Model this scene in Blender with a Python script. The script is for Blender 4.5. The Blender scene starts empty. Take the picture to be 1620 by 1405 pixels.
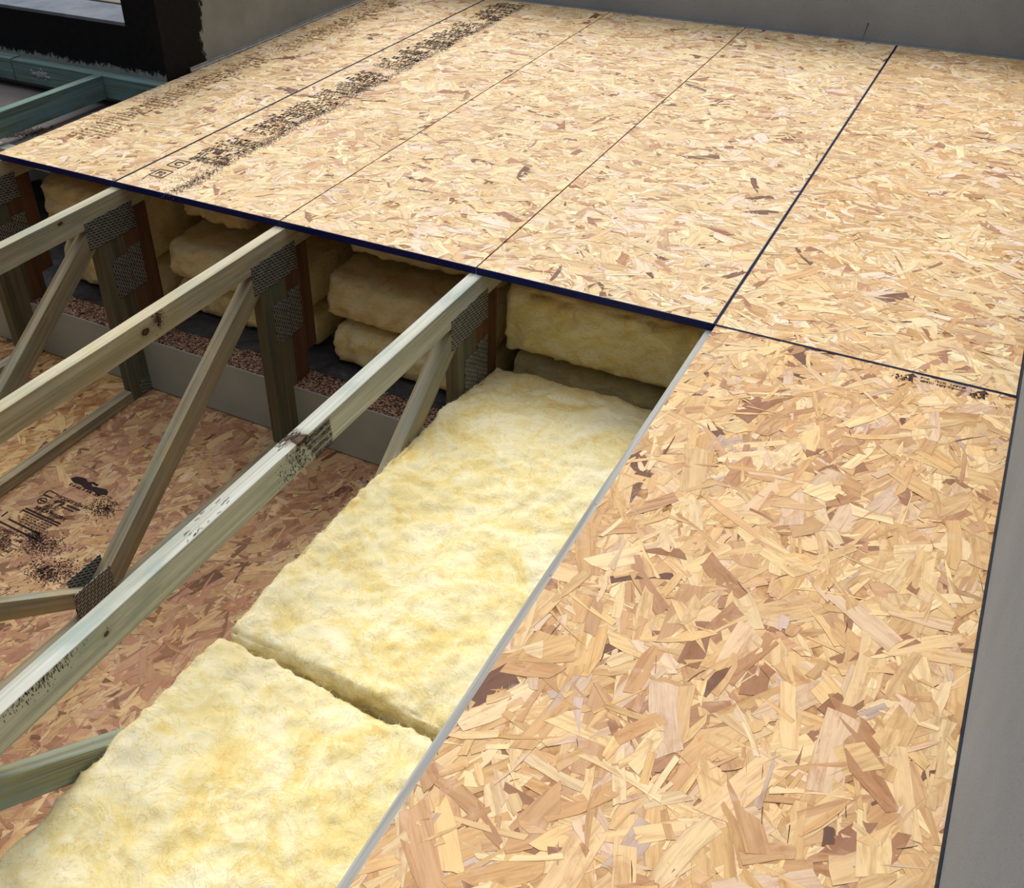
import bpy, bmesh, math, random
import numpy as np
from mathutils import Vector, Matrix, noise
C = bpy.context.scene.collection
SC = bpy.context.scene

# ------------------------------------------------------------------ camera
cam_data = bpy.data.cameras.new('camera')
cam = bpy.data.objects.new('camera', cam_data); C.objects.link(cam)
Rw = Matrix(((0.87549120, 0.48297392, -0.01585397), (0.27258276, -0.52067167, -0.80907333), (-0.39901603, 0.70401506, -0.58749383)))
Rb = Rw.transposed() @ Matrix(((1, 0, 0), (0, -1, 0), (0, 0, -1)))
cam.matrix_world = Matrix.Translation((2.2326948, -1.9788139, 1.1494357)) @ Rb.to_4x4()
cam_data.sensor_fit = 'HORIZONTAL'; cam_data.sensor_width = 36
cam_data.lens = 1590.526 / 1620 * 36
cam_data.shift_x = (810 - 707.616) / 1620
cam_data.shift_y = -(702.5 - 668.768) / 1620
cam_data.clip_start = 0.02
SC.camera = cam
# ------------------------------------------------------------------ world, sun, exposure
W = bpy.data.worlds.new('world'); SC.world = W; W.use_nodes = True
wn = W.node_tree.nodes; wl = W.node_tree.links
bgn = wn['Background']; bgn.inputs[1].default_value = 1.0
wtc = wn.new('ShaderNodeTexCoord'); wsep = wn.new('ShaderNodeSeparateXYZ'); wr = wn.new('ShaderNodeValToRGB')
wl.new(wtc.outputs['Generated'], wsep.inputs[0]); wl.new(wsep.outputs['Z'], wr.inputs[0]); wl.new(wr.outputs[0], bgn.inputs[0])
we = wr.color_ramp.elements
while len(we) < 4: we.new(.5)
for e_, (p_, v_) in zip(we, ((0.0, .03), (.5, .07), (.82, .42), (1.0, 2.2))):
    e_.position = p_; e_.color = (v_*.97, v_*.99, v_*1.03, 1)
sun_d = bpy.data.lights.new('sun', 'SUN'); sun_d.energy = 2.95; sun_d.angle = math.radians(45); sun_d.color = (1, .97, .92)
sun = bpy.data.objects.new('sun', sun_d); C.objects.link(sun)
sun.rotation_euler = Vector((0.36, -0.74, -0.86)).to_track_quat('-Z', 'Y').to_euler()
SC.view_settings.view_transform = 'Standard'; SC.view_settings.look = 'None'
SC.view_settings.gamma = 1.0; SC.view_settings.use_curve_mapping = False
SC.view_settings.exposure = -0.04

random.seed(7); RNG = np.random.default_rng(11)

# ------------------------------------------------------------------ helpers
def lin(c):
    return tuple(((v/255)/12.92 if v/255 <= .04045 else ((v/255+.055)/1.055)**2.4) for v in c) + (1.0,)

def obj(name, me, mats, parent=None):
    o = bpy.data.objects.new(name, me)
    if mats is not None:
        for m in (mats if isinstance(mats, (list, tuple)) else [mats]): me.materials.append(m)
    C.objects.link(o)
    if parent: o.parent = parent
    return o

def tag(o, label=None, cat=None, group=None, kind=None):
    if label: o['label'] = label
    if cat: o['category'] = cat
    if group: o['group'] = group
    if kind: o['kind'] = kind
    return o

def empty(name, loc=(0, 0, 0)):
    o = bpy.data.objects.new(name, None); o.empty_display_size = .1; o.location = loc
    C.objects.link(o); return o

def prism(name, prof, axis, a, b, bevel=0.0, sub=0, origin=(0, 0, 0)):
    """extrude a 2-D outline along an axis; prof are the other two coordinates in xyz order"""
    bm = bmesh.new()
    def P(p, t):
        if axis == 'x': v = (t, p[0], p[1])
        elif axis == 'y': v = (p[0], t, p[1])
        else: v = (p[0], p[1], t)
        return Vector(v) - Vector(origin)
    n = max(1, sub)
    rings = [[bm.verts.new(P(p, a + (b-a)*k/n)) for p in prof] for k in range(n+1)]
    for r0, r1 in zip(rings, rings[1:]):
        for i in range(len(prof)):
            j = (i+1) % len(prof)
            bm.faces.new((r0[i], r0[j], r1[j], r1[i]))
    bm.faces.new(rings[0]); bm.faces.new(rings[-1])
    bmesh.ops.recalc_face_normals(bm, faces=bm.faces)
    if bevel:
        ed = [e for e in bm.edges if len(e.link_faces) == 2 and e.calc_face_angle(0) > .5]
        bmesh.ops.bevel(bm, geom=ed, offset=bevel, segments=2, profile=.5, affect='EDGES')
    me = bpy.data.meshes.new(name); bm.to_mesh(me); bm.free()
    return me

def boxm(name, x0, x1, y0, y1, z0, z1, bevel=0.0):
    return prism(name, [(y0, z0), (y1, z0), (y1, z1), (y0, z1)], 'x', x0, x1, bevel)

def timber(name, p0, p1, wx, prof=None, hh=.07, wob=.0006, bevel=.0018, axis='yz'):
    """a stick in a truss plane: p0,p1 centre line; carries lc = coordinates along / across the grain"""
    bm = bmesh.new()
    p0 = Vector(p0); p1 = Vector(p1); d = (p1-p0).normalized(); L = (p1-p0).length
    if axis == 'yz': a = Vector((1, 0, 0))
    else: a = Vector((0, 1, 0)) if abs(d.y) < .5 else Vector((1, 0, 0))
    b = d.cross(a).normalized(); a = b.cross(d).normalized()
    if prof is None:
        n = max(2, int(L/.05))
        rings = []
        for k in range(n+1):
            c = p0 + d*(L*k/n)
            rings.append([bm.verts.new(c + a*(sa*wx/2) + b*(sb*hh/2)) for sa, sb in ((-1, -1), (1, -1), (1, 1), (-1, 1))])
        for r0, r1 in zip(rings, rings[1:]):
            for i in range(4): bm.faces.new((r0[i], r0[(i+1) % 4], r1[(i+1) % 4], r1[i]))
        bm.faces.new(rings[0]); bm.faces.new(rings[-1])
    else:
        xc = p0.x
        r0 = [bm.verts.new((xc-wx/2, y, z)) for y, z in prof]; r1 = [bm.verts.new((xc+wx/2, y, z)) for y, z in prof]
        for i in range(len(prof)):
            j = (i+1) % len(prof); bm.faces.new((r0[i], r0[j], r1[j], r1[i]))
        bm.faces.new(r0); bm.faces.new(r1)
    bmesh.ops.recalc_face_normals(bm, faces=bm.faces)
    ed = [e for e in bm.edges if len(e.link_faces) == 2 and e.calc_face_angle(0) > .5]
    bmesh.ops.bevel(bm, geom=ed, offset=bevel, segments=2, profile=.6, affect='EDGES')
    s = random.random()*50
    for v in bm.verts:
        q = v.co*9 + Vector((s, 0, 0))
        v.co += (a*noise.noise(q) + b*noise.noise(q+Vector((9, 3, 1))))*wob
    me = bpy.data.meshes.new(name); bm.to_mesh(me); bm.free()
    at = me.attributes.new('lc', 'FLOAT_VECTOR', 'POINT')
    r = [random.random()*8 for _ in range(3)] if prof is not None or True else (0, 0, 0)
    co = np.empty(len(me.vertices)*3, 'f'); me.vertices.foreach_get('co', co); co = co.reshape(-1, 3)
    q = co - np.array(p0)
    lc = np.stack([q@np.array(d) + r[0], q@np.array(a) + r[1], q@np.array(b) + r[2]], 1).astype('f')
    at.data.foreach_set('vector', lc.ravel())
    for p in me.polygons: p.use_smooth = False
    return me

# ------------------------------------------------------------------ node helpers
class NT:
    def __init__(s, name):
        s.m = bpy.data.materials.new(name); s.m.use_nodes = True
        s.n = s.m.node_tree.nodes; s.l = s.m.node_tree.links
        s.b = s.n['Principled BSDF']; s.b.inputs['Specular IOR Level'].default_value = .25
        s.b.inputs['Roughness'].default_value = .75
    def new(s, t, **k):
        n = s.n.new(t)
        for a, v in k.items(): setattr(n, a, v)
        return n
    def set(s, sock, v):
        if isinstance(v, bpy.types.NodeSocket): s.l.new(v, sock)
        elif v is not None:
            try: sock.default_value = v
            except Exception: sock.default_value = (v, v, v)
    def attr(s, name, out='Vector'):
        return s.new('ShaderNodeAttribute', attribute_name=name).outputs[out]
    def pos(s): return s.new('ShaderNodeNewGeometry').outputs['Position']
    def math(s, op, a, b=None, c=None, clamp=False):
        n = s.new('ShaderNodeMath', operation=op, use_clamp=clamp)
        s.set(n.inputs[0], a); s.set(n.inputs[1], b); s.set(n.inputs[2], c); return n.outputs[0]
    def vmul(s, v, k):
        n = s.new('ShaderNodeVectorMath', operation='MULTIPLY'); s.set(n.inputs[0], v); n.inputs[1].default_value = k; return n.outputs[0]
    def vop(s, op, a, b, out=0):
        n = s.new('ShaderNodeVectorMath', operation=op); s.set(n.inputs[0], a); s.set(n.inputs[1], b); return n.outputs[out]
    def noise(s, v, scale=1, det=4, rough=.55, dist=0, w=None, out=0):
        n = s.new('ShaderNodeTexNoise', noise_dimensions='4D' if w is not None else '3D')
        s.set(n.inputs['Vector'], v); n.inputs['Scale'].default_value = scale; n.inputs['Detail'].default_value = det
        n.inputs['Roughness'].default_value = rough; n.inputs['Distortion'].default_value = dist
        if w is not None: s.set(n.inputs['W'], w)
        return n.outputs[out]
    def vor(s, v, scale, out='Distance', feat='F1'):
        n = s.new('ShaderNodeTexVoronoi', feature=feat); s.set(n.inputs['Vector'], v); n.inputs['Scale'].default_value = scale
        return n.outputs[out]
    def ramp(s, f, stops, interp='LINEAR'):
        n = s.new('ShaderNodeValToRGB'); s.set(n.inputs[0], f); e = n.color_ramp.elements; n.color_ramp.interpolation = interp
        while len(e) < len(stops): e.new(.5)
        for i, (p, c) in enumerate(stops):
            e[i].position = p; e[i].color = c if len(c) == 4 else lin(c)
        return n.outputs[0]
    def step(s, f, a, b):
        n = s.new('ShaderNodeMapRange', interpolation_type='SMOOTHSTEP'); s.set(n.inputs[0], f)
        n.inputs[1].default_value = a; n.inputs[2].default_value = b; return n.outputs[0]
    def mix(s, f, a, b, mode='MIX'):
        n = s.new('ShaderNodeMix', data_type='RGBA', blend_type=mode)
        s.set(n.inputs[0], f)
        s.set(n.inputs[6], a if isinstance(a, bpy.types.NodeSocket) or len(a) == 4 else lin(a))
        s.set(n.inputs[7], b if isinstance(b, bpy.types.NodeSocket) or len(b) == 4 else lin(b)); return n.outputs[2]
    def bump(s, h, st=.3, dist=.002):
        n = s.new('ShaderNodeBump'); s.set(n.inputs['Height'], h); n.inputs['Strength'].default_value = st
        n.inputs['Distance'].default_value = dist; s.l.new(n.outputs[0], s.b.inputs['Normal'])
    def col(s, c): s.set(s.b.inputs['Base Color'], c if isinstance(c, bpy.types.NodeSocket) else lin(c))

# ------------------------------------------------------------------ materials
def mat_flake():
    t = NT('wood_flake')
    col = t.attr('fcol', 'Color'); rnd = t.attr('rnd', 'Fac')
    uv = t.new('ShaderNodeUVMap', uv_map='grain').outputs[0]
    w = t.math('MULTIPLY', rnd, 90.0)
    fine = t.noise(t.vmul(uv, (16, 420, 1)), 1, 3, .6, 0, w)
    bands = t.noise(t.vmul(uv, (7, 75, 1)), 1, 3, .6, 1.2, w)
    blot = t.noise(t.vmul(uv, (22, 40, 1)), 1, 3, .6, .5, w)
    c = t.mix(t.step(bands, .42, .72), col, (150, 96, 52), 'MIX')
    c0 = t.mix(.45, col, c)
    big = t.step(t.noise(t.vmul(uv, (14, 26, 1)), 1, 4, .65, 1.5, w), .50, .74)
    c0 = t.mix(t.math('MULTIPLY', big, .6), c0, t.mix(1.0, c0, (206, 172, 142), 'MULTIPLY'))
    pink = t.step(t.noise(t.pos(), 17, 3, .6, 1.0), .55, .75)
    c0 = t.mix(t.math('MULTIPLY', pink, .35), c0, (226, 196, 176))
    v = t.math('ADD', t.math('MULTIPLY', fine, .34), .83)
    v2 = t.math('ADD', t.math('MULTIPLY', blot, .30), .85)
    g = t.new('ShaderNodeCombineColor'); vv = t.math('MULTIPLY', v, v2)
    for i in range(3): t.set(g.inputs[i], vv)
    c1 = t.mix(1.0, c0, g.outputs[0], 'MULTIPLY')
    sp = t.step(t.noise(t.pos(), 520, 2, .5), .70, .76)
    c2 = t.mix(t.math('MULTIPLY', sp, .45), c1, (120, 72, 40))
    # rim of each strand darkened in colour, in place of shadow between strands
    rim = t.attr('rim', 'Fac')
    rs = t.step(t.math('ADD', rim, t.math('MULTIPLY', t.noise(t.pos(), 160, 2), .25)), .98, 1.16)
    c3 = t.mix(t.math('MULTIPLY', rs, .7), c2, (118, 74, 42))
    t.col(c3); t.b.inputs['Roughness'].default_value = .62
    t.bump(t.math('ADD', fine, bands), .25, .0008)
    return t.m

def mat_osbcore():
    t = NT('strand_board_core')
    n = t.noise(t.vmul(t.pos(), (40, 40, 400)), 1, 4, .6)
    t.col(t.ramp(n, [(.3, (120, 80, 45)), (.55, (196, 150, 100)), (.75, (222, 184, 134))])); t.bump(n, .4, .001)
    return t.m

def mat_timber(name, base=(200, 196, 172), dark=(164, 156, 132), pale=(228, 222, 204), tint=(136, 158, 150), tint_amt=.5, knots=(), yellow=.25):
    t = NT(name); lc = t.attr('lc')
    n1 = t.noise(t.vmul(lc, (3, 220, 220)), 1, 5, .6)
    n2 = t.noise(t.vmul(lc, (.9, 26, 26)), 1, 3, .6, 1.0)
    n3 = t.noise(t.vmul(lc, (4.5, 14, 14)), 1, 4, .6)
    n4 = t.noise(t.vmul(lc, (9, 12, 12)), 1, 3, .6)
    c = t.mix(t.step(n2, .38, .66), base, dark)
    c = t.mix(t.math('MULTIPLY', t.step(n4, .45, .7), yellow), c, (190, 176, 112))
    c = t.mix(t.math('MULTIPLY', t.step(n1, .5, .72), .45), c, pale)
    c = t.mix(t.math('MULTIPLY', t.step(n1, .46, .30), .55), c, dark)
    c = t.mix(t.math('MULTIPLY', t.step(n3, .48, .66), tint_amt), c, tint)
    fleck = t.step(t.noise(t.vmul(lc, (55, 160, 160)), 1, 2, .5), .72, .78)
    c = t.mix(t.math('MULTIPLY', fleck, .45), c, (78, 66, 48))
    pos = t.pos()
    for (kx, ky, kz, ry, rz) in knots:
        d = t.vop('SUBTRACT', pos, (kx, ky, kz))
        dd = t.vop('MULTIPLY', d, (1/.03, 1/ry, 1/rz))
        ln = t.vop('LENGTH', dd, (0, 0, 0), 1)
        wob = t.math('ADD', ln, t.math('MULTIPLY', t.noise(pos, 160, 2), .5))
        c = t.mix(t.math('MULTIPLY', t.step(wob, 2.3, 1.3), .5), c, (150, 130, 96))
        c = t.mix(t.step(wob, 1.30, 1.05), c, (58, 40, 26))
        c = t.mix(t.step(wob, .95, .6), c, (92, 70, 52))
    t.col(c); t.b.inputs['Roughness'].default_value = .7
    t.bump(n1, .3, .0012)
    return t.m

def mat_plate():
    t = NT('galvanised_plate'); lc = t.attr('lc')
    br = t.new('ShaderNodeTexBrick'); t.set(br.inputs['Vector'], lc)
    br.offset = .5; br.squash = 1
    br.inputs['Scale'].default_value = 1; br.inputs['Brick Width'].default_value = .0165; br.inputs['Row Height'].default_value = .0078
    br.inputs['Mortar Size'].default_value = .0025; br.inputs['Mortar Smooth'].default_value = .25
    br.inputs['Color1'].default_value = (0, 0, 0, 1); br.inputs['Color2'].default_value = (0, 0, 0, 1); br.inputs['Mortar'].default_value = (1, 1, 1, 1)
    f = br.outputs['Fac']
    n = t.noise(lc, 60, 4)
    metal = t.ramp(n, [(.3, (118, 120, 118)), (.7, (165, 166, 162))])
    t.col(t.mix(f, (30, 28, 26), metal)); t.set(t.b.inputs['Metallic'], t.math('MULTIPLY', f, .35))
    t.b.inputs['Roughness'].default_value = .5; t.bump(f, .8, .0015)
    return t.m

def mat_wool():
    t = NT('glass_wool'); p = t.pos()
    a = t.noise(t.vmul(p, (1, 1, 1.6)), 8, 6, .62, 1.4)
    b = t.noise(t.vmul(p, (1, .8, 2)), 26, 6, .65, 1.8)
    c = t.noise(p, 150, 5, .7, .8)
    col = t.ramp(a, [(.30, (250, 241, 208)), (.46, (247, 234, 184)), (.60, (239, 218, 148)), (.75, (231, 194, 112))])
    col = t.mix(t.math('MULTIPLY', t.step(b, .50, .70), .55), col, (252, 246, 214))
    col = t.mix(t.math('MULTIPLY', t.step(b, .43, .30), .35), col, (226, 218, 176))  # greyer tone in the bump hollows, painted as shadow between clumps
    vein = t.math('ABSOLUTE', t.math('SUBTRACT', t.noise(t.vmul(p, (1, 1.3, 2)), 11, 5, .6, 2.2), .5))
    col = t.mix(t.math('MULTIPLY', t.step(vein, .022, .0), .45), col, (218, 176, 104))
    col = t.mix(t.math('MULTIPLY', t.step(c, .5, .75), .3), col, (255, 250, 226))
    t.col(col); t.b.inputs['Roughness'].default_value = 1; t.b.inputs['Specular IOR Level'].default_value = .05
    t.bump(t.math('ADD', t.math('MULTIPLY', b, .7), t.math('MULTIPLY', c, .3)), .5, .009)
    return t.m

def mat_plain(name, c1, c2, scale=8, rough=.85, bump=.2, bd=.002, spec=.2):
    t = NT(name); n = t.noise(t.pos(), scale, 5, .6)
    t.col(t.ramp(n, [(.3, c1), (.7, c2)])); t.b.inputs['Roughness'].default_value = rough
    t.b.inputs['Specular IOR Level'].default_value = spec
    t.bump(t.noise(t.pos(), scale*12, 4), bump, bd)
    return t.m

def mat_wall_render():
    t = NT('grey_render'); p = t.pos()
    n = t.noise(p, 3, 5, .6); f = t.noise(p, 260, 3)
    c = t.ramp(n, [(.3, (148, 157, 168)), (.7, (164, 173, 184))])
    c = t.mix(t.math('MULTIPLY', t.step(f, .60, .72), .5), c, (88, 88, 88))
    st = t.noise(t.vmul(p, (1, 1, 5)), 9, 4)
    c = t.mix(t.math('MULTIPLY', t.step(st, .58, .7), .25), c, (170, 170, 168))
    t.col(c); t.b.inputs['Roughness'].default_value = .9; t.bump(f, .25, .001)
    return t.m

def mat_paint_black():
    """render with brushed-on black bitumen: the coat has its own ragged outline"""
    t = NT('bitumen_painted_render'); p = t.pos()
    s = t.new('ShaderNodeSeparateXYZ'); t.set(s.inputs[0], p)
    x, y, z = s.outputs
    rag = t.math('SUBTRACT', t.noise(p, 22, 6, .75, 1.5), .5)
    rag2 = t.math('SUBTRACT', t.noise(t.vmul(p, (1, 1, .35)), 90, 3, .7), .5)
    r = t.math('ADD', t.math('MULTIPLY', rag, .07), t.math('MULTIPLY', rag2, .05))
    side = t.step(t.math('ADD', y, t.math('ADD', r, t.math('MULTIPLY', t.math('SINE', t.math('MULTIPLY', z, 21.0)), .012))), 1.035, 1.025)
    low = t.step(t.math('ADD', z, r), .008, .022)
    low = t.math('MAXIMUM', low, t.step(x, -.515, -.508))
    m = t.math('MULTIPLY', side, low)
    n = t.noise(p, 5, 5)
    bare = t.ramp(n, [(.3, (140, 145, 144)), (.7, (164, 169, 168))])
    black = t.ramp(t.noise(p, 40, 4), [(.3, (9, 9, 13)), (.7, (20, 20, 25))])
    t.col(t.mix(m, bare, black)); t.set(t.b.inputs['Roughness'], t.math('SUBTRACT', .9, t.math('MULTIPLY', m, .15)))
    t.bump(t.noise(p, 120, 4), .4, .002)
    return t.m

def mat_chip():
    t = NT('chipboard_core'); p = t.pos()
    n = t.new('ShaderNodeTexVoronoi'); t.set(n.inputs['Vector'], p); n.inputs['Scale'].default_value = 170
    sp = t.new('ShaderNodeSeparateColor'); t.l.new(n.outputs['Color'], sp.inputs[0])
    c = t.ramp(sp.outputs[0], [(0, (92, 62, 50)), (.35, (150, 112, 92)), (.6, (196, 160, 134)), (.8, (120, 84, 70)), (1, (214, 184, 156))])
    t.col(t.mix(t.step(n.outputs['Distance'], .45, .8), c, (40, 28, 24))); t.bump(n.outputs['Distance'], .6, .003)
    return t.m

def mat_membrane():
    t = NT('dark_membrane'); p = t.pos()
    n = t.noise(p, 9, 6, .65, 1.0); n2 = t.noise(t.vmul(p, (1, 2, 1)), 60, 4, .7, 1)
    c = t.ramp(n, [(.35, (52, 52, 56)), (.6, (84, 84, 88)), (.75, (120, 120, 122))])
    t.col(t.mix(t.math('MULTIPLY', t.step(n2, .6, .75), .5), c, (150, 148, 146))); t.b.inputs['Roughness'].default_value = .6
    t.bump(n2, .5, .004)
    return t.m

M = dict(
    wisp=mat_plain('wool_wisp', (240, 228, 184), (248, 240, 208), 10, 1, 0, .001, 0),
    flake=mat_flake(), core=mat_osbcore(),
    blue=mat_plain('blue_edge_paint', (8, 18, 74), (14, 30, 104), 40, .55),
    navy=mat_plain('navy_seam_paint', (14, 20, 52), (22, 30, 72), 40, .6),
    scar=mat_plain('bark_brown', (74, 50, 34), (112, 80, 54), 200, .9),
    inkd=mat_plain('stamp_ink_dark', (34, 22, 24), (56, 40, 40), 200, .8),
    ink=mat_plain('stamp_ink', (52, 38, 36), (92, 70, 62), 200, .8),
    plate=mat_plate(), wool=mat_wool(), wall=mat_wall_render(), black=mat_paint_black(),
    chip=mat_chip(), membrane=mat_membrane(),
    white=mat_plain('melamine_face', (158, 164, 156), (174, 178, 172), 6, .5, .05),
    sill=mat_plain('pale_coping', (98, 105, 118), (126, 132, 142), 10, .8),
    beige=mat_plain('beige_coping_edge', (122, 117, 105), (142, 135, 122), 12, .85),
    greyfloor=mat_plain('grey_slab', (104, 100, 98), (118, 113, 111), 6, .9),
    sealant=mat_plain('dark_sealant', (30, 32, 40), (52, 54, 62), 60, .7),
    metal=mat_plain('flashing_metal', (150, 152, 156), (186, 188, 190), 30, .45),
    debris=mat_plain('dark_debris', (60, 50, 46), (120, 100, 92), 120, .9),
    nail=mat_plain('dark_steel', (30, 30, 34), (50, 50, 54), 60, .4),
)

# ------------------------------------------------------------------ oriented strand board
PAL_REAR = [((246, 224, 180), 26), ((240, 212, 164), 26), ((230, 198, 148), 17), ((242, 218, 194), 12), ((220, 184, 138), 9), ((210, 170, 130), 5), ((194, 146, 112), 3), ((164, 118, 92), 1.6), ((118, 86, 70), 1.2)]
PAL_NEAR = [((240, 210, 160), 18), ((233, 197, 144), 22), ((224, 184, 130), 21), ((214, 171, 120), 15), ((228, 196, 162), 8), ((204, 160, 116), 9), ((188, 142, 104), 5), ((158, 114, 84), 2.8), ((110, 78, 64), 1.4), ((206, 180, 162), 2)]
PAL_LOW = [((198, 166, 122), 20), ((184, 150, 108), 20), ((174, 134, 102), 18), ((164, 120, 94), 14), ((152, 110, 84), 10), ((130, 94, 68), 6), ((104, 74, 54), 3)]  # lower boards: the pit's shade is put into these darker, browner colours
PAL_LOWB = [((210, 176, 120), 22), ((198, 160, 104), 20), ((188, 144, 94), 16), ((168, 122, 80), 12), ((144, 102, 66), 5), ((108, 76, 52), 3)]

def clip(poly, x0, x1, y0, y1):
    def cut(P, ins, inter):
        out = []
        for i in range(len(P)):
            a, b = P[i-1], P[i]
            ia, ib = ins(a), ins(b)
            if ib:
                if not ia: out.append(inter(a, b))
                out.append(b)
            elif ia: out.append(inter(a, b))
        return out
    def ix(X): return lambda a, b: tuple(a[k] + (b[k]-a[k])*(X-a[0])/(b[0]-a[0]) for k in range(len(a)))
    def iy(Y): return lambda a, b: tuple(a[k] + (b[k]-a[k])*(Y-a[1])/(b[1]-a[1]) for k in range(len(a)))
    for ins, inter in ((lambda p: p[0] >= x0, ix(x0)), (lambda p: p[0] <= x1, ix(x1)), (lambda p: p[1] >= y0, iy(y0)), (lambda p: p[1] <= y1, iy(y1))):
        if len(poly) < 3: return []
        poly = cut(poly, ins, inter)
    return poly

def osb(name, x0, x1, y0, y1, ztop, pal, seed, thick=.018, ang=0.0, spread=.8, size=1.0, dens=1.0, ragged=0.0, tmp=[0]):
    R = random.Random(seed)
    V = []; F = []; FC = []; FR = []; UV = []; RIM = []; MI = []
    def quad(ps, mi):
        b = len(V); V.extend(ps); F.append(list(range(b, b+len(ps)))); FC.append((.5, .35, .2, 1)); FR.append(R.random())
        UV.extend([(0, 0)]*len(ps)); RIM.extend([0]*len(ps)); MI.append(mi)
    zb = ztop - .0012; zl = ztop - thick
    P = [(x0, y0), (x1, y0), (x1, y1), (x0, y1)]
    quad([(p[0], p[1], zb) for p in P], 0); quad([(p[0], p[1], zl) for p in P[::-1]], 0)
    for i in range(4):
        a, b = P[i], P[(i+1) % 4]; quad([(a[0], a[1], zl), (b[0], b[1], zl), (b[0], b[1], zb), (a[0], a[1], zb)], 0)
    area = (x1-x0)*(y1-y0)
    N = int(area*4200*dens/size**2); crack = lin((84, 54, 36))
    cols = [lin(c) for c, w in pal]; ws = [w for c, w in pal]
    for k in range(N):
        u = R.random(); late = k/N
        typ = R.random()
        crk = late > .35 and R.random() < .10
        if crk: L = R.uniform(.008, .040)*size; w = R.uniform(.0006, .0016)
        elif typ < .46: L = R.uniform(.05, .125)*size; w = R.uniform(.014, .040)*size
        elif typ < .85: L = R.uniform(.03, .10)*size; w = R.uniform(.004, .014)*size
        else: L = R.uniform(.015, .04)*size; w = R.uniform(.008, .022)*size
        th = ang + R.gauss(0, spread)
        if R.random() < .15: th += math.pi/2
        cx = R.uniform(x0-.03, x1+.03); cy = R.uniform(y0-.03, y1+.03)
        ct, st = math.cos(th), math.sin(th)
        h = w/2; l = L/2; j = lambda a: R.uniform(-a, a)
        tl = R.uniform(.45, 1.0) if R.random() < .5 else 1; tr = R.uniform(.2, 1.0) if R.random() < .4 else 1
        bow = j(.10)*L
        e1 = j(.5)*h*1.3; e2 = j(.5)*h*1.3
        pts = [(-l+e1, -h*tl, 1.2), (-l*.35, -h*(1+j(.12))+bow*.6, 1.2), (l*.35, -h*(1+j(.12))+bow*.6, 1.2), (l+e2, -h*tr, 1.2),
               (l-e2*R.uniform(-.5, 1), 0 + j(.3)*h, 1.2), (l-e2, h*tr, 1.2), (l*.35, h*(1+j(.12))+bow*.6, 1.2), (-l*.35, h*(1+j(.12))+bow*.6, 1.2),
               (-l-e1, h*tl, 1.2), (-l+e1*R.uniform(-.5, 1), j(.3)*h, 1.2)]
        z = ztop - .0010 + .0010*late
        tx = j(.00035); ty = j(.00035)
        def W(p):
            X = cx + p[0]*ct - p[1]*st; Y = cy + p[0]*st + p[1]*ct
            return (X, Y, z + tx*p[0]/l + ty*p[1]/h, p[0], p[1])
        outer = [W(p) for p in pts]
        c = R.choices(cols, ws)[0] if not crk else crack
        g = R.uniform(.88, 1.10); hue = R.uniform(-.05, .05)
        cc = (min(.97, c[0]*g), min(.95, c[1]*g*(1+hue*.4)), min(.9, c[2]*g*(1+hue*2)), 1)
        rn = R.random()
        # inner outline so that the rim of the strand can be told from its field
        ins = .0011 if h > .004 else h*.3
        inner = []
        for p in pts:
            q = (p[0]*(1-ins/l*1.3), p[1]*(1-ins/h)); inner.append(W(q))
        n = len(outer)
        inside = x0 < cx-l-h and cx+l+h < x1 and y0 < cy-l-h and cy+l+h < y1
        mid = W((0, bow*.6))
        polys = []
        for i in range(n):
            jx = (i+1) % n
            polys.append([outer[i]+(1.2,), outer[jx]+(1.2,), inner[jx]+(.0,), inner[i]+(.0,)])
        polys.append([p+(.0,) for p in inner])
        for po in polys:
            if not inside: po = clip(po, x0, x1, y0, y1)
            if len(po) < 3: continue
            b = len(V)
            V.extend([(p[0], p[1], p[2]) for p in po]); F.append(list(range(b, b+len(po))))
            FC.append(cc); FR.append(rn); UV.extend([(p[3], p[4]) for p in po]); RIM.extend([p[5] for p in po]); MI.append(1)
    me = bpy.data.meshes.new(name); me.from_pydata(V, [], F)
    a = me.attributes.new('fcol', 'FLOAT_COLOR', 'FACE'); a.data.foreach_set('color', np.array(FC, 'f').ravel())
    a = me.attributes.new('rnd', 'FLOAT', 'FACE'); a.data.foreach_set('value', np.array(FR, 'f'))
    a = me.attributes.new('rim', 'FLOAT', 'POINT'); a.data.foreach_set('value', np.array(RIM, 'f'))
    uvl = me.uv_layers.new(name='grain'); uvl.data.foreach_set('uv', np.array(UV, 'f').ravel())
    me.polygons.foreach_set('material_index', np.array(MI, 'i')); me.update()
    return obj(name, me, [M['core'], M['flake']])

def edge_paint(parent, x0, x1, y0, y1, ztop, sides, lip=.003, th=.018, mat='navy', lz=.0006):
    """thin coat of edge sealer over the sides and the arris of a board"""
    bm = bmesh.new()
    def bx(a, b, c, d, e, f):
        bmesh.ops.create_cube(bm, size=1, matrix=Matrix.Translation(((a+b)/2, (c+d)/2, (e+f)/2)) @ Matrix.Diagonal((b-a, d-c, f-e, 1)))
    t = .0005
    z0 = ztop-th
    for s in sides:
        if s == 'x0': bx(x0-t, x0+lip, y0, y1, z0, ztop+lz)
        if s == 'x1': bx(x1-lip, x1+t, y0, y1, z0, ztop+lz)
        if s == 'y0': bx(x0-t, x1+t, y0-t, y0+lip, z0, ztop+lz)
        if s == 'y1': bx(x0-t, x1+t, y1-lip, y1+t, z0, ztop+lz)
    me = bpy.data.meshes.new('painted_edge'); bm.to_mesh(me); bm.free()
    o = obj('painted_edge', me, M[mat], parent); o['label'] = 'dark blue painted board edge'
    return o

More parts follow.
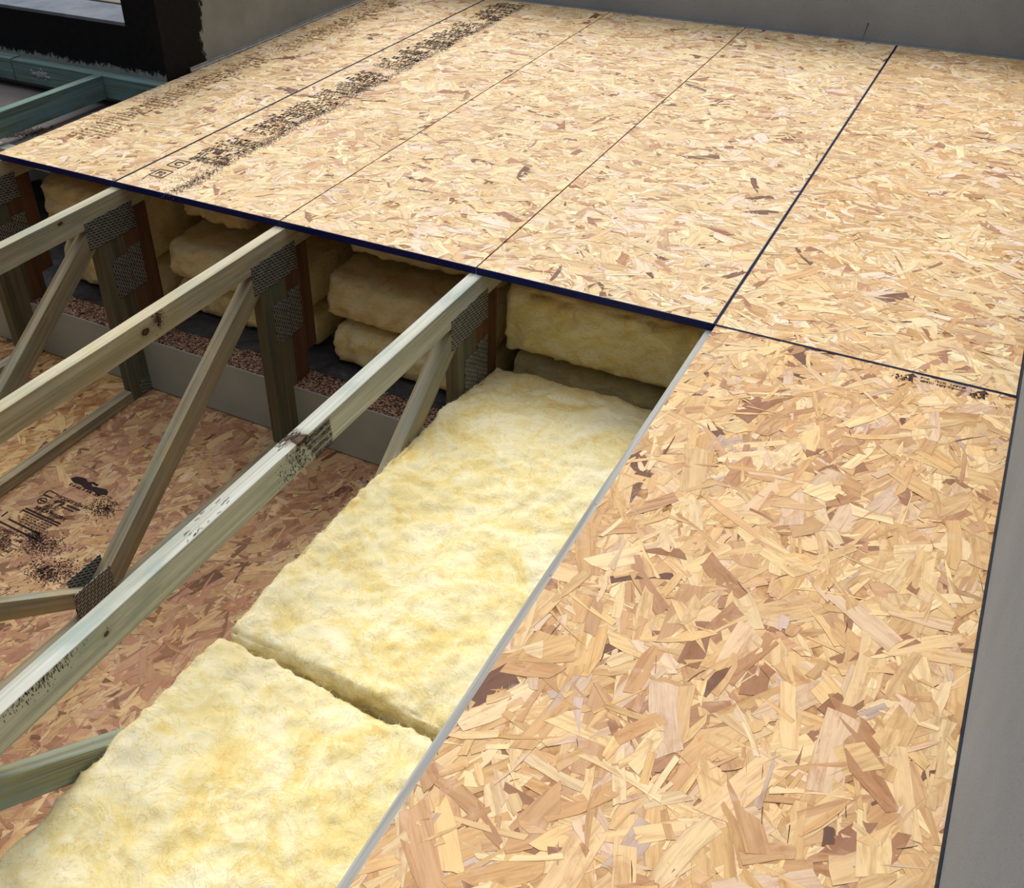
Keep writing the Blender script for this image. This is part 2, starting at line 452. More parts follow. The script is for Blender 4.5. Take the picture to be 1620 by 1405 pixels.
# ---- marks (ink lies a hair above the strands)
class Ink:
    def __init__(s, z): s.bm = bmesh.new(); s.z = z
    def poly(s, pts, z=None):
        vs = [s.bm.verts.new((p[0], p[1], s.z if z is None else z)) for p in pts]
        s.bm.faces.new(vs)
    def bar(s, x0, y0, x1, y1, w):
        d = Vector((x1-x0, y1-y0)); n = Vector((-d.y, d.x)).normalized()*w/2
        s.poly([(x0+n.x, y0+n.y), (x0-n.x, y0-n.y), (x1-n.x, y1-n.y), (x1+n.x, y1+n.y)])
    def scrib(s, x, y, w, h, R, dense=1.0):
        """a row of worn, unreadable letters"""
        cx = x
        while cx < x+w:
            lw = h*R.uniform(.35, .7)
            if R.random() < .88:
                st = h*.19
                for _ in range(R.randint(2, 4)):
                    r = R.random()
                    if r < .45: xx = cx+R.choice([.1, .5, .9])*lw; s.bar(xx, y, xx, y+h*R.uniform(.7, 1), st)
                    elif r < .85: yy = y+R.choice([.08, .5, .92])*h; s.bar(cx, yy, cx+lw, yy, st)
                    else: s.bar(cx, y, cx+lw, y+h, st)
            cx += lw*1.35
            if R.random() < .12: cx += lw
    def speck(s, cx, cy, rx, ry, n, R, sz=.0016):
        for _ in range(n):
            x = R.gauss(cx, rx); y = R.gauss(cy, ry); a = R.random()*3.14; l = R.uniform(.6, 2.2)*sz; w = R.uniform(.3, .9)*sz
            s.poly([(x+math.cos(a+q)*(l if i % 2 == 0 else w), y+math.sin(a+q)*(l if i % 2 == 0 else w)) for i, q in enumerate((0, 1.57, 3.14, 4.71))])
    def text(s, txt, x, y, h, w=None, bold=0.0):
        cu = bpy.data.curves.new('t', 'FONT'); cu.body = txt; cu.size = 1; cu.offset = bold
        o = bpy.data.objects.new('t', cu); C.objects.link(o)
        me = bpy.data.meshes.new_from_object(o.evaluated_get(bpy.context.evaluated_depsgraph_get()))
        bpy.data.objects.remove(o); bpy.data.curves.remove(cu)
        co = [v.co.copy() for v in me.vertices]
        if not co: return
        mx = min(c.x for c in co); Mx = max(c.x for c in co); my = min(c.y for c in co); My = max(c.y for c in co)
        sy = h/(My-my); sx = (w/(Mx-mx)) if w else sy
        vs = [s.bm.verts.new((x+(c.x-mx)*sx, y+(c.y-my)*sy, s.z)) for c in co]
        for p in me.polygons:
            try: s.bm.faces.new([vs[i] for i in p.vertices])
            except ValueError: pass
        bpy.data.meshes.remove(me)
    def done(s, name, parent, label, mat='ink', world=None):
        me = bpy.data.meshes.new(name); s.bm.to_mesh(me); s.bm.free()
        o = obj(name, me, M[mat], parent); o['label'] = label
        return o

# rear deck boards
G = .0013
XE = [(-.5, 0), (0, .6), (.6, 1.2), (1.2, 1.8), (1.8, 2.412)]
YB = 2.425
lab = ['strand board at the far left with faint brown stamps, below the black painted pier',
       'strand board with bold black printed stamps running along its blue seam',
       'unprinted strand board next to the black-stamped one, between two thin brown seams',
       'rear strand board left of the long blue seam, above the insulated bay',
       'strand board in the rear row touching the right wall']
deck = []
GR = 'roof deck boards'
GL = [G, G, .0021, .0021, G, G]
for i, (a, b) in enumerate(XE):
    o = osb('strand_board', a+GL[i], b-GL[i+1], .0015, YB, 0, PAL_REAR if i < 4 else PAL_NEAR[:4]+PAL_REAR, 100+i, ang=(.5 if i < 2 else .15), spread=.75)
    tag(o, lab[i], 'board', GR); deck.append(o)
    edge_paint(o, a+GL[i], b-GL[i+1], .0015, YB, 0, ['y0'], lip=.0022, mat='blue' if i < 4 else 'navy')
edge_paint(deck[0], -.5+G, -G, .004, YB, 0, ['x1'], .0028)
edge_paint(deck[1], G, .6-G, .004, YB, 0, ['x0'], .0022)
edge_paint(deck[3], 1.2+G, 1.8-G, .004, YB, 0, ['x1'], .0028)
edge_paint(deck[4], 1.8+G, 2.412-G, .004, YB, 0, ['x0'], .0022)
near = osb('strand_board', 1.8035, 2.412, -2.3, -.0015, 0, PAL_NEAR, 205, ang=1.30, spread=.62, size=1.15)
tag(near, 'large strand board in the right foreground between yellow insulation and right wall', 'board', GR)
edge_paint(near, 1.8035, 2.412, -2.3, -.0015, 0, ['y1'], lip=.0022)

# stamps on the second board
R = random.Random(3)
k = Ink(.0009)
for (x, y, txt) in ((.055, .087, 'P2'), (.052, .170, 'C')):
    w_, h_ = .052, .050
    for p in (((0, 0), (w_, 0)), ((w_, 0), (w_, h_)), ((w_, h_), (0, h_)), ((0, h_), (0, 0))):
        k.bar(x+p[0][0], y+p[0][1], x+p[1][0], y+p[1][1], .0034)
    k.text(txt, x+.012, y+.012, .026, .028, .012)
k.bar(.053, .087, .062, .050, .002)
y = .235
rows = []
while y < 2.36:
    seg = (y % .78)
    if .44 < seg < .50: y += .03; continue
    h = R.choice([.010, .012, .014, .018, .024])
    x = .062 + R.uniform(0, .03); w = R.uniform(.10, .14)
    k.scrib(x, y, w, h, R)
    if R.random() < .35: k.bar(x, y-.004, x+w, y-.004, .003)
    y += h+R.uniform(.004, .007)
for q in range(58):
    yy = .03+q*.0405
    k.speck(.205+.008*math.sin(q*.7), yy, .013, .024, int(110+50*math.sin(q*.8)), R, .0018)
    k.speck(.15, yy+.04, .03, .02, 22, R, .0016)
k.done('printed_stamp', deck[1], 'worn black printed stamps')
# faint brown print on the first board
t_ = mat_plain('faded_ink', (160, 120, 82), (186, 148, 106), 90, .8); M['faded'] = t_
k = Ink(.0009)
y = .22
while y < 2.2:
    if 1.18 < y < 1.3: y += .02; continue
    h = R.choice([.008, .010, .014, .020]); x = -.43+R.uniform(0, .03)
    k.scrib(x, y, R.uniform(.07, .13), h, R)
    y += h+R.uniform(.006, .012)
for q in range(18): k.speck(-.40+R.uniform(-.03, .03), .3+q*.11, .03, .05, 50, R, .0028)
k.done('printed_stamp', deck[0], 'faded brown printed stamps', 'faded')
# short printed words at the top edge of the near board
k = Ink(.0009)
for (x, y) in ((2.215, -.036), (2.35, -.036)):
    k.poly([(x, y), (x+.008, y-.004), (x+.006, y+.018), (x+.014, y+.018), (x+.004, y+.030), (x-.010, y+.016), (x-.003, y+.017)])
    k.speck(x-.012, y+.004, .008, .006, 40, R, .0022)
k.scrib(2.235, -.018, .085, .007, R); k.scrib(2.235, -.030, .06, .007, R)
k.done('printed_stamp', near, 'small black printed marks')

# ------------------------------------------------------------------ lower boards
FZ = -.70
low = []
for i, (a, b, pal, lb) in enumerate([(-1.3, -.001, PAL_LOWB, 'lower strand board at the far left, left of the grey bottom rail'),
                                     (.001, 1.199, PAL_LOW, 'lower strand board in the pit carrying a large black printed stamp'),
                                     (1.201, 2.4, PAL_LOW, 'lower strand board beneath the yellow insulation and its bluish web timber')]):
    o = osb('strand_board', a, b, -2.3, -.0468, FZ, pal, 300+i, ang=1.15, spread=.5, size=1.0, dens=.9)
    tag(o, lb, 'board', 'lower boards in the pit'); low.append(o)
k = Ink(FZ+.0009); R = random.Random(5)
# emblem : dark leaping silhouette with arc of small letters under it
k.poly([(.130, -.520), (.140, -.506), (.158, -.500), (.176, -.500), (.188, -.508), (.205, -.500), (.230, -.504), (.226, -.511), (.205, -.509), (.214, -.517), (.240, -.512), (.262, -.508), (.276, -.516),
        (.283, -.528), (.268, -.531), (.262, -.541), (.240, -.533), (.205, -.535), (.180, -.528), (.160, -.530), (.146, -.527)])
k.scrib(.150, -.545, .115, .010, R)
k.text('THICKNESS 0.354 IN', .150, -.602, .012, .125, .02)
k.bar(.120, -.590, .150, -.590, .004); k.bar(.118, -.610, .150, -.610, .005); k.bar(.117, -.590, .117, -.612, .004)
k.text('492', .166, -.625, .018, .036, .03)
k.bar(.212, -.613, .262, -.613, .006); k.bar(.205, -.625, .250, -.625, .004)
for a in range(20):
    a0 = a/20*6.283; a1 = (a+1)/20*6.283
    k.bar(.135+.014*math.cos(a0), -.632+.011*math.sin(a0), .135+.014*math.cos(a1), -.632+.011*math.sin(a1), .0036)
k.bar(.125, -.632, .147, -.632, .005)
for r_ in range(4): k.scrib(.160, -.640-.008*r_+.003, .045, .0055, R)
k.text('3/8 CATEGORY', .138, -.667, .013, .120, .03)
k.bar(.118, -.678, .258, -.680, .006); k.bar(.118, -.687, .258, -.689, .005)
k.bar(.118, -.683, .118, -.700, .003)
for r_ in range(5): k.scrib(.135+.004*r_, -.700-.009*r_, .105-.006*r_, .006, R)
k.bar(.112, -.733, .24, -.738, .006)
k.bar(.085, -.712, .085, -.735, .005)
k.bar(.085, -.752, .25, -.758, .006)
k.text('ATTENTION', .105, -.775, .010, .09, .02)
for r_ in range(11):
    k.scrib(.08, -.788-.011*r_, R.uniform(.11, .15), .0075, R)
    k.bar(.08, -.790-.011*r_, .08+R.uniform(.1, .15), -.790-.011*r_, .0016)
k.speck(.275, -.765, .038, .024, 650, R, .0019); k.speck(.23, -.75, .02, .012, 200, R, .0019)
k.speck(.315, -.575, .025, .020, 420, R, .0019)
k.speck(.365, -.835, .035, .020, 600, R, .0019); k.speck(.42, -.80, .03, .02, 260, R, .0019)
k.done('printed_stamp', low[1], 'black printed stamp with logo and thickness rating', 'inkd')

# ------------------------------------------------------------------ trusses
def plate_mesh(x, y0, y1, z0, z1, ang=0.0, th=.0016, side=1):
    me = boxm('nail_plate', x, x+th*side, y0, y1, z0, z1) if side > 0 else boxm('nail_plate', x-th, x, y0, y1, z0, z1)
    a = me.attributes.new('lc', 'FLOAT_VECTOR', 'POINT')
    cy, cz = (y0+y1)/2, (z0+z1)/2; ca, sa = math.cos(ang), math.sin(ang)
    vals = []
    for v in me.vertices:
        dy, dz = v.co.y-cy, v.co.z-cz; vals += [1+dy*ca-dz*sa, 1+dy*sa+dz*ca, 0.0]
    a.data.foreach_set('vector', vals); return me

MT = {
    0: mat_timber('treated_pine', tint_amt=.5, knots=((.0175, -.237, -.032, .010, .005),)),
    1: mat_timber('treated_pine_knotty', base=(204, 194, 166), dark=(170, 158, 128), tint_amt=.3, yellow=.35, knots=((.6175, -.553, -.050, .013, .0095),)),
    2: mat_timber('treated_pine_weathered', base=(202, 204, 194), dark=(170, 170, 156), pale=(236, 235, 230), tint=(140, 160, 152), tint_amt=.55, yellow=.15, knots=((1.2175, -1.294, -.046, .006, .005), (1.2175, -.76, -.02, .020, .008))),
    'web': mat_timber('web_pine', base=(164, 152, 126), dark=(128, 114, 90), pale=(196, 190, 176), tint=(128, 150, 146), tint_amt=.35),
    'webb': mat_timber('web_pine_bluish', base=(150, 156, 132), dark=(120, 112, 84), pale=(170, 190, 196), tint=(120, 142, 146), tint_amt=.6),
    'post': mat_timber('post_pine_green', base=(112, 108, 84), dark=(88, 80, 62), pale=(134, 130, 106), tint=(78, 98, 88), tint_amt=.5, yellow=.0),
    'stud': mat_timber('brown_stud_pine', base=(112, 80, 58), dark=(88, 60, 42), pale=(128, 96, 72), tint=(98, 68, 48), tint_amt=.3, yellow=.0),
    'teal': mat_timber('teal_stained_pine', base=(112, 142, 140), dark=(88, 110, 102), pale=(172, 196, 202), tint=(112, 150, 166), tint_amt=.6, yellow=.1),
}
ZT = -.0182
tr_lab = ['pine truss under the far left deck corner, mostly cut off by the picture edge',
          'pine truss under the blue seam at the left with a plated joint and leaning web',
          'pine truss with a dark knot cluster on its top rail, second to meet the deck edge from the insulation',
          'pine truss left of the yellow insulation with printed dark bands on its top rail',
          'pine truss under the edge of the foreground board, only a grey top strip showing']
tr_lab[2] = 'pine truss with a round dark knot and chewed mark on its top rail'
def truss(i, x):
    t = tag(empty('roof_truss', (x, -.6, FZ)), tr_lab[i], 'truss', 'roof trusses')
    inv = Matrix.Translation((-x, .6, -FZ))
    def part(name, me, m, parent=t, label=None):
        me.transform(inv); o = obj(name, me, m, parent)
        if label: o['label'] = label
        return o
    mt = MT[i] if i in MT else MT[0]
    if i > 2: mt = mat_timber('grey_top_pine', base=(178, 178, 172), dark=(140, 138, 134), pale=(206, 206, 202), tint=(150, 156, 160), tint_amt=.5, yellow=.0)
    hh = .068
    chord = part('top_chord', timber('top_chord', (x, -2.45, ZT-hh/2), (x, 2.41, ZT-hh/2), .035, hh=hh), mt)
    zb = ZT-hh-.0006
    pm = MT['post']
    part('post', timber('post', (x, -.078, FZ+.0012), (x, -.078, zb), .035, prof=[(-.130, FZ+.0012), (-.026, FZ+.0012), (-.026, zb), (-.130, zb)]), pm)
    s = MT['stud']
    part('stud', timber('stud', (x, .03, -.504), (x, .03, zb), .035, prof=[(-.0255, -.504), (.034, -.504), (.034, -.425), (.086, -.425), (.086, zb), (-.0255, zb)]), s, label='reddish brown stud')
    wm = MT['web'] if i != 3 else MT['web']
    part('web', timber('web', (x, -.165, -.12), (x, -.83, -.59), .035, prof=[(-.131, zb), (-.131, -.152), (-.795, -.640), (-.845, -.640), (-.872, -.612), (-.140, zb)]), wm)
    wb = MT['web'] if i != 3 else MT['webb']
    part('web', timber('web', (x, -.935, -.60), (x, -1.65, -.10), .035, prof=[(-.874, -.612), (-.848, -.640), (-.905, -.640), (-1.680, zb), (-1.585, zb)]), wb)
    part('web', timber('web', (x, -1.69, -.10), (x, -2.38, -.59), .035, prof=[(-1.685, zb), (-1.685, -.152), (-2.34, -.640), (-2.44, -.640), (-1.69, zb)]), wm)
    part('bottom_chord', timber('bottom_chord', (x, -2.29, FZ+.03), (x, -.131, FZ+.03), .035, prof=[(-2.29, FZ+.0012), (-.131, FZ+.0012), (-.131, -.664), (-2.29, -.664)]), wm)
    xr = x+.0178
    if i == 4: ps = []
    part('nail_plate', plate_mesh(xr, -.160, .032, -.150, -.066, .15), M['plate'])
    part('nail_plate', plate_mesh(xr, -.092, -.024, -.34, -.215, 1.35), M['plate'])
    part('nail_plate', plate_mesh(xr, -.022, .030, -.335, -.200, 1.35), M['plate'])
    part('nail_plate', plate_mesh(xr, -.092, -.045, -.698, -.645, 1.2), M['plate'])
    part('nail_plate', plate_mesh(xr, -.945, -.825, -.690, -.570, -.5), M['plate'])
    part('nail_plate', plate_mesh(x-.0178, -.925, -.815, -.675, -.556, .5, side=-1), M['plate'])
    part('nail_plate', plate_mesh(xr, -1.74, -1.58, -.150, -.066, .15), M['plate'])
    return t, chord, inv
T = [truss(i, x) for i, x in enumerate((-.5, 0, .6, 1.2, 1.8))]
# trusses 1..3 carry their own chord timber
for i, mk in ((1, 0), (2, 1), (3, 2)):
    T[i][1].data.materials[0] = MT[mk]
# printed dark bands on the side of truss 3's rail
R = random.Random(12)
SQ = [None]
def side_quad(y0, z0, y1, z1, lift):
    bm = SQ[0]; vs = [bm.verts.new((1.2175+lift, a, b)) for a, b in ((y0, z0), (y1, z0), (y1, z1), (y0, z1))]; bm.faces.new(vs)
def close_side(name, label):
    me = bpy.data.meshes.new(name); SQ[0].to_mesh(me); SQ[0].free(); me.transform(T[3][2])
    o = obj(name, me, M['inkd'], T[3][0]); o['label'] = label
    if 'smudge' in name: o['kind'] = 'stuff'
for r_ in range(4):
    SQ[0] = bmesh.new()
    zt = -.024 - r_*.0172; yl = -.755 + r_*.010
    side_quad(yl, zt-.0010, -.664, zt, .0012); side_quad(yl, zt-.0132, -.664, zt-.0122, .0012)
    y = yl
    while y < -.668:
        lw = R.uniform(.0035, .0065)
        side_quad(y, zt-.0120, y+.0014, zt-.001, .0012)
        for _ in range(3):
            if R.random() < .6:
                zz = zt-R.choice([.003, .006, .009]); side_quad(y, zz-.0018, y+lw, zz, .0012)
            else: side_quad(y+lw*.6, zt-.0115, y+lw*.6+.0012, zt-.002, .0012)
        y += lw+.0008
    close_side('printed_band', 'dark printed band of worn lettering')
SQ[0] = bmesh.new()
for _ in range(420):
    y = R.gauss(-.775, .03); z = R.uniform(-.082, -.022)
    if y > -.70 and R.random() < .8: continue
    side_quad(y, z, y+R.uniform(.0006, .0016), z+R.uniform(.001, .005), .0011)
close_side('ink_smudge', 'dark speckled smudge beside the printed bands')
SQ[0] = bmesh.new()
for _ in range(160):
    y = R.gauss(-1.42, .035); z = -.0215-abs(R.gauss(0, .010)); side_quad(y, z, y+.0010, z+R.uniform(.002, .006), .0011)
close_side('ink_smudge', 'dark bristly stain near the picture edge')
bm = bmesh.new()
for _ in range(120):
    y = R.gauss(-.508, .010); z = min(-.022, max(-.075, R.gauss(-.040, .012))); a = R.random()*3.14; l = R.uniform(.001, .005)
    dy, dz = math.cos(a)*l, math.sin(a)*l; ny_, nz_ = -math.sin(a)*.0006, math.cos(a)*.0006
    bm.faces.new([bm.verts.new((.6187, y+p, z+q)) for p, q in ((dy+ny_, dz+nz_), (dy-ny_, dz-nz_), (-dy-ny_, -dz-nz_), (-dy+ny_, -dz+nz_))])
me = bpy.data.meshes.new('chewed_mark'); bm.to_mesh(me); bm.free(); me.transform(T[2][2])
o = obj('chewed_mark', me, M['scar'], T[2][0]); o['label'] = 'brown chewed patch beside the knot'; o['kind'] = 'stuff'
# scuffs on top of truss 3's rail
k = Ink(ZT+.0011); R = random.Random(31)
for (cx, cy, n) in ((1.200, -.985, 6), (1.205, -1.06, 12), (1.20, -1.02, 5)):
    for _ in range(n):
        x = R.gauss(cx, .008); y = R.gauss(cy, .012)
        x = min(1.214, max(1.186, x)); k.bar(x, y, x+R.uniform(-.003, .003), y+R.uniform(-.014, .014), .0009)
for _ in range(60):
    x = R.uniform(1.184, 1.203); y = -.775+R.gauss(0, .018); k.bar(x, y, x+.001, y+R.uniform(.004, .014), .0009)
me = bpy.data.meshes.new('scuff_mark'); k.bm.to_mesh(me); k.bm.free(); me.transform(T[3][2]); o = obj('scuff_mark', me, M['ink'], T[3][0]); o['label'] = 'dark scuff marks'; o['kind'] = 'stuff'

# ------------------------------------------------------------------ glass wool
def fibres(name, parent, pts, n, R, ln=(.006, .018), w=.00022):
    V = []; F = []
    for _ in range(n):
        p, nr = pts[R.randrange(len(pts))]
        d = Vector((R.gauss(0, 1), R.gauss(0, 1), R.gauss(0, 1))); d = (d - nr*d.dot(nr)*.75).normalized()
        L = R.uniform(*ln); s = d.cross(nr)
        if s.length < .1: continue
        s = s.normalized()*w; cv = Vector((R.gauss(0, 1), R.gauss(0, 1), R.gauss(0, 1)))*L*.25
        b = len(V)
        for kk in range(4):
            t = kk/3; q = p + d*(L*(t-.3)) + cv*(t*t) + nr*.0006
            V.append(q-s*(1-t*.7)); V.append(q+s*(1-t*.7))
        for kk in range(3): F.append((b+2*kk, b+2*kk+1, b+2*kk+3, b+2*kk+2))
    me = bpy.data.meshes.new(name); me.from_pydata([tuple(v) for v in V], [], F)
    return tag(obj(name, me, M['wisp'], parent), kind='stuff')

def batt(label, x0, x1, y0, y1, zb, ztf, seed, res=.010, amp=.010, group=None, cat='insulation', rnd=.03, nf=2500, bulge=.006, tear=.012, loc=None):
    """soft block: rounded box whose surface is pushed about by layered noise; ztf(x,y) is the top height"""
    nx = max(4, int((x1-x0)/res)); ny = max(4, int((y1-y0)/res)); hz = ztf((x0+x1)/2, (y0+y1)/2)-zb; nz = max(4, int(hz/res))
    bm = bmesh.new(); vm = {}
    def vert(i, j, k_):
        key = (i, j, k_)
        if key in vm: return vm[key]
        x = x0+(x1-x0)*i/nx; y = y0+(y1-y0)*j/ny; h = ztf(x, y)-zb; z = zb+h*k_/nz
        # rounding
        c = Vector((x, y, z)); r = rnd
        q = Vector((min(max(x, x0+r*.5), x1-r*.5), min(max(y, y0+r), y1-r), min(max(z, zb+r), zb+h-r)))
        d = c-q
        if d.length > 1e-6:
            m = max(abs(d.x)*2, abs(d.y), abs(d.z)); dn = d.normalized(); c = q + Vector((dn.x*r*.5, dn.y*r, dn.z*r))*(m/r)
        s = Vector((seed*3.1, seed, 0))
        n1 = noise.fractal(c*6+s, 1, 2, 4); n2 = noise.fractal(c*26+s, .9, 2, 4); n3 = noise.noise(c*120+s)
        outx = -1 if i == 0 else (1 if i == nx else 0); outy = -1 if j == 0 else (1 if j == ny else 0); outz = 1 if k_ == nz else (0)
        n4 = noise.noise(c*62+s)
        dsp = n1*amp + n2*amp*.6 + n4*amp*.22 + n3*amp*.16
        v = Vector((outx*bulge*.6*(n1+n2*.6+n4*.4+n3*.4), outy*tear*(n1*.6+n2*.9+n4*.5+n3*.5), outz*dsp + (0 if k_ == 0 else (outx != 0 or outy != 0)*.3*n2*amp)))
        vm[key] = bm.verts.new(c+v); return vm[key]
    def face(a, b, c, d):
        try: bm.faces.new((a, b, c, d))
        except ValueError: pass
    for i in range(nx):
        for j in range(ny):
            face(vert(i, j, nz), vert(i+1, j, nz), vert(i+1, j+1, nz), vert(i, j+1, nz))
            face(vert(i, j, 0), vert(i, j+1, 0), vert(i+1, j+1, 0), vert(i+1, j, 0))
    for i in range(nx):
        for k_ in range(nz):
            face(vert(i, 0, k_), vert(i+1, 0, k_), vert(i+1, 0, k_+1), vert(i, 0, k_+1))
            face(vert(i, ny, k_+1), vert(i+1, ny, k_+1), vert(i+1, ny, k_), vert(i, ny, k_))
    for j in range(ny):
        for k_ in range(nz):
            face(vert(0, j, k_+1), vert(0, j+1, k_+1), vert(0, j+1, k_), vert(0, j, k_))
            face(vert(nx, j, k_), vert(nx, j+1, k_), vert(nx, j+1, k_+1), vert(nx, j, k_+1))
    me = bpy.data.meshes.new('insulation_batt'); bm.normal_update(); 
    R = random.Random(int(seed*10))
    top = [(v.co.copy(), v.normal.copy()) for (i, j, k_), v in vm.items() if (k_ == nz or j in (0,) or i == 0) and k_ > nz*.4]
    edge = [(v.co.copy(), v.normal.copy()) for (i, j, k_), v in vm.items() if k_ >= nz-2 and (i <= 1 or i >= nx-1 or j <= 1 or j >= ny-1)]
    for f in bm.faces: f.smooth = True
    bm.to_mesh(me); bm.free()
    o = obj('insulation_batt', me, M['wool'])
    tag(o, label, cat, group)
    if nf:
        fibres('loose_fibres', o, top+edge*24, nf, R)
    return o
GI = 'glass wool batts'
batt('pale yellow glass wool batt in the foreground, nearer side of the torn seam',
     1.2195, 1.778, -2.2, -1.069, -.478, lambda x, y: -.262 + .012*math.sin(x*9+y*3) - .012*max(0, (y+1.35)/.3), 1.3, group=GI, nf=6000, amp=.011, tear=.006, res=.0075, rnd=.02)
batt('long yellow glass wool batt beyond the torn seam, running back under the deck edge',
     1.2195, 1.778, -1.052, .085, -.478, lambda x, y: -.272 - .010*math.sin(x*7+y*5) - .055*max(0, (y+.25)/.33)**1.5, 2.7, group=GI, nf=6000, amp=.011, tear=.006, res=.0075, rnd=.02)
batt('lower glass wool layer underneath the two yellow batts, resting on the lower strand board', 1.2215, 1.776, -2.2, -.135, FZ+.003, lambda x, y: -.492, 3.3, nf=0, amp=.004, tear=.004, res=.02)
GS = 'glass wool batts stuffed under the deck'
def sb(lb, x0, x1, y0, z0, z1, seed, slope=0.0, nf=900):
    batt(lb, x0, x1, y0, y0+.55, z0, lambda x, y: z1+slope*(x-x0), seed, res=.014, amp=.008, group=GS, rnd=.045, nf=nf, bulge=.008, tear=.014)
sb('shaded glass wool batt at the back of the insulated bay, under the deck corner', 1.225, 1.775, .105, -.290, -.088, 4.1)
sb('glass wool batt in deep shadow under the one at the back of the insulated bay', 1.225, 1.775, .15, -.495, -.330, 4.9, nf=0)
sb('upper glass wool batt of the pair left of the printed truss', .645, 1.175, .115, -.352, -.205, 5.3)
sb('lower glass wool batt of the pair left of the printed truss', .655, 1.175, .105, -.498, -.378, 6.2)
sb('dark crumpled glass wool wedged just below the deck left of the printed truss', .66, 1.17, .22, -.172, -.105, 6.9, nf=300)
sb('glass wool batt resting between the blue seam truss and the knotty truss', .045, .575, .10, -.355, -.218, 7.4)
sb('lower glass wool batt just above the dark membrane behind the blue seam truss', .02, .575, .14, -.498, -.384, 8.1)
sb('glass wool lump leaning near the deck underside behind the blue seam truss', .045, .30, .20, -.180, -.108, 8.8, nf=300)
sb('yellow glass wool batt behind the leftmost truss corner', -.475, -.030, .10, -.322, -.110, 9.3)
sb('low glass wool batt on the membrane at the far left corner', -.475, -.030, .12, -.498, -.352, 9.9)

# ------------------------------------------------------------------ chipboard ledge, white face and membrane
led = obj('chipboard_ledge', boxm('chipboard_ledge', -1.3, 2.4, -.042, .75, FZ, -.506, .0015), M['chip'])
tag(led, 'thick chipboard ledge with a white front face behind the truss posts', 'ledge')
obj('white_face', boxm('white_face', -1.3, 2.4, -.0465, -.0422, FZ+.0015, -.5065, .0008), M['white'], led)['label'] = 'white melamine front face'
bm = bmesh.new(); nx, ny = 370, 60; g = []
for i in range(nx+1):
    row = []
    for j in range(ny+1):
        x = -1.3+3.7*i/nx
        y0 = .050 + .010*noise.fractal(Vector((x*14, 0, 3)), 1, 2, 4) + .004*noise.noise(Vector((x*90, 2, 0)))
        y = y0 + (.72-y0)*j/ny
        e = abs(noise.fractal(Vector((x*9, y*14, 1)), 1, 2, 5))
        z = -.5045 + min(.0065, .010*e)*min(1, j/3)
        row.append(bm.verts.new((x, y, z)))
    g.append(row)
for i in range(nx):
    for j in range(ny): bm.faces.new((g[i][j], g[i+1][j], g[i+1][j+1], g[i][j+1])).smooth = True
me = bpy.data.meshes.new('membrane_sheet'); bm.to_mesh(me); bm.free()
tag(obj('membrane_sheet', me, M['membrane']), 'crumpled dark grey membrane lying along the chipboard ledge', 'membrane')

# ------------------------------------------------------------------ walls, floor
def struct(name, me, m): return tag(obj(name, me, m), kind='structure')
struct('wall_back', boxm('wall_back', -.66, 2.56, YB+.008, YB+.16, -.9, .36), M['wall'])
struct('wall_right', boxm('wall_right', 2.416, 2.56, -2.6, YB+.0075, -.9, .55), M['wall'])
struct('wall_left', boxm('wall_left', -.67, -.506, .805, YB+.0075, -.9, .50), M['black'])
struct('trim_1', boxm('trim_1', 2.4122, 2.4158, -2.4, YB+.004, -.004, .0045, .0008), M['sealant'])
struct('trim_2', prism('trim_2', [(-.5055, .0012), (-.498, .0012), (-.498, .0035), (-.503, .006), (-.503, .016), (-.5055, .016)], 'y', .93, YB), M['metal'])
struct('trim_3', boxm('trim_3', -.498, 2.412, YB+.0006, YB+.0074, -.003, .003, .0008), M['wall'])
# low parapet to the left of the pier, black face, pale coping
struct('wall_front', boxm('wall_front', -3.4, -.671, .805, 1.30, -.9, .176), M['black'])
cop = obj('parapet_coping', boxm('parapet_coping', -3.4, -.6715, .8055, 1.0, .1765, .190, .002), M['sill'])
tag(cop, 'pale blue-grey coping strip on top of the black painted parapet', 'coping')
cop2 = obj('parapet_coping', boxm('parapet_coping', -3.4, -.6715, 1.0015, 1.30, .1765, .196, .002), M['beige'])
tag(cop2, 'beige strip behind the pale coping at the top left picture edge', 'coping')
struct('floor', boxm('floor', -3.4, -.525, .30, .804, -.16, -.121), M['greyfloor'])
struct('ground', boxm('ground', -3.4, 2.56, -2.6, 2.6, -.98, -.901), M['greyfloor'])
struct('wall_under', boxm('wall_under', -.505, 2.412, .81, .88, -.9, -.105), M['wall'])
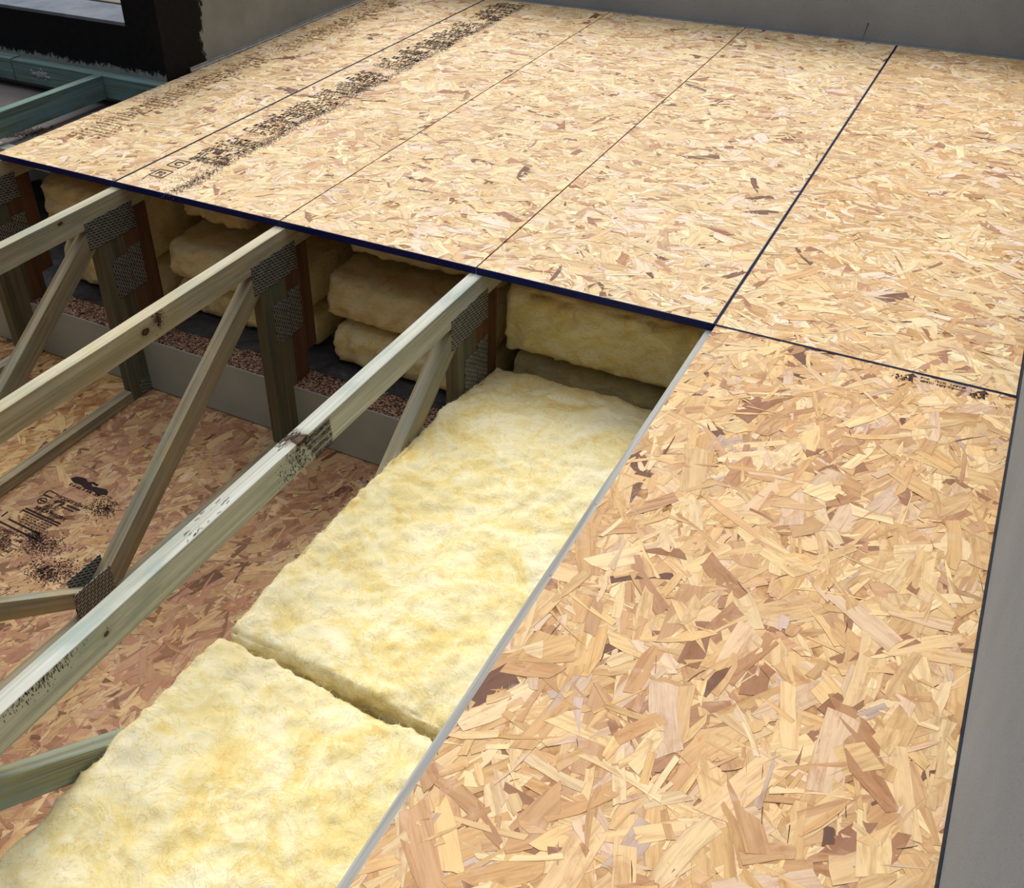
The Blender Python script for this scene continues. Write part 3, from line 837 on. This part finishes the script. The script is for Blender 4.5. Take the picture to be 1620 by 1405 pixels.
# ledger and joist, teal stained
def wood(name, p0, p1, w, h, m, label, cat, group=None, axis='any'):
    return tag(obj(name, timber(name, p0, p1, w, hh=h, axis=axis), m), label, cat, group)
wood('ledger_beam', (-3.3, .7785, -.044), (-1.285, .7785, -.044), .05, .086, MT['teal'], 'green stained ledger timber under the black parapet, cut off by the left picture edge', 'timber')
wood('ledger_beam', (-1.280, .7785, -.046), (-.509, .7785, -.046), .05, .084, MT['teal'], 'green stained ledger timber under the black parapet carrying the short joist', 'timber')
wood('floor_joist', (-.862, -.6, -.046), (-.808, .7525, -.046), .040, .088, MT['teal'], 'teal stained joist meeting the ledger below the black parapet', 'joist', axis='yz')
pale = mat_plain('raw_mortar', (150, 152, 160), (190, 190, 194), 60, .9, .5)
bm = bmesh.new(); R = random.Random(8)
for _ in range(26):
    x = -1.13+R.gauss(0, .025); z = -.045+R.gauss(0, .009)
    bmesh.ops.create_icosphere(bm, subdivisions=1, radius=R.uniform(.004, .011), matrix=Matrix.Translation((x, .7525, z)) @ Matrix.Diagonal((1.4, .35, .8, 1)))
me = bpy.data.meshes.new('mortar_splash'); bm.to_mesh(me); bm.free()
tag(obj('mortar_splash', me, pale), 'white mortar splash stuck on the green ledger face', 'mortar')
# strip of pale wood against the grey floor
wood('packing_timber', (-1.9, .265, -.140), (-.54, .265, -.140), .045, .05, MT[2], 'olive packing timber end just left of the deck corner', 'timber')
bm = bmesh.new(); R = random.Random(4)
for _ in range(700):
    t = R.random(); x = -.93+.22*t+R.gauss(0, .015); y = .335+.19*t+R.gauss(0, .018)
    if y < .305: continue
    M4 = Matrix.Translation((x, y, -.1185)) @ Matrix.Rotation(R.random()*3, 4, 'Z') @ Matrix.Rotation(R.uniform(-.4, .4), 4, 'X') @ Matrix.Diagonal((R.uniform(.003, .011), R.uniform(.002, .005), .0015, 1))
    bmesh.ops.create_cube(bm, size=1, matrix=M4)
me = bpy.data.meshes.new('debris'); bm.to_mesh(me); bm.free()
tag(obj('debris', me, M['debris']), 'dark crumbs swept below the teal joist', 'debris', kind='stuff')
# lone nail by the back wall
bm = bmesh.new()
p0, p1 = Vector((1.667, 2.425, .001)), Vector((1.676, 2.428, .069)); d = p1-p0
q = d.to_track_quat('Z', 'Y').to_matrix().to_4x4()
bmesh.ops.create_cone(bm, cap_ends=True, segments=10, radius1=.0004, radius2=.0013, depth=d.length, matrix=Matrix.Translation((p0+p1)/2) @ q)
bmesh.ops.create_cone(bm, cap_ends=True, segments=12, radius1=.0028, radius2=.0028, depth=.0012, matrix=Matrix.Translation(p1) @ q)
me = bpy.data.meshes.new('nail'); bm.to_mesh(me); bm.free()
tag(obj('nail', me, M['nail']), 'thin dark nail standing upright against the back wall', 'nail')
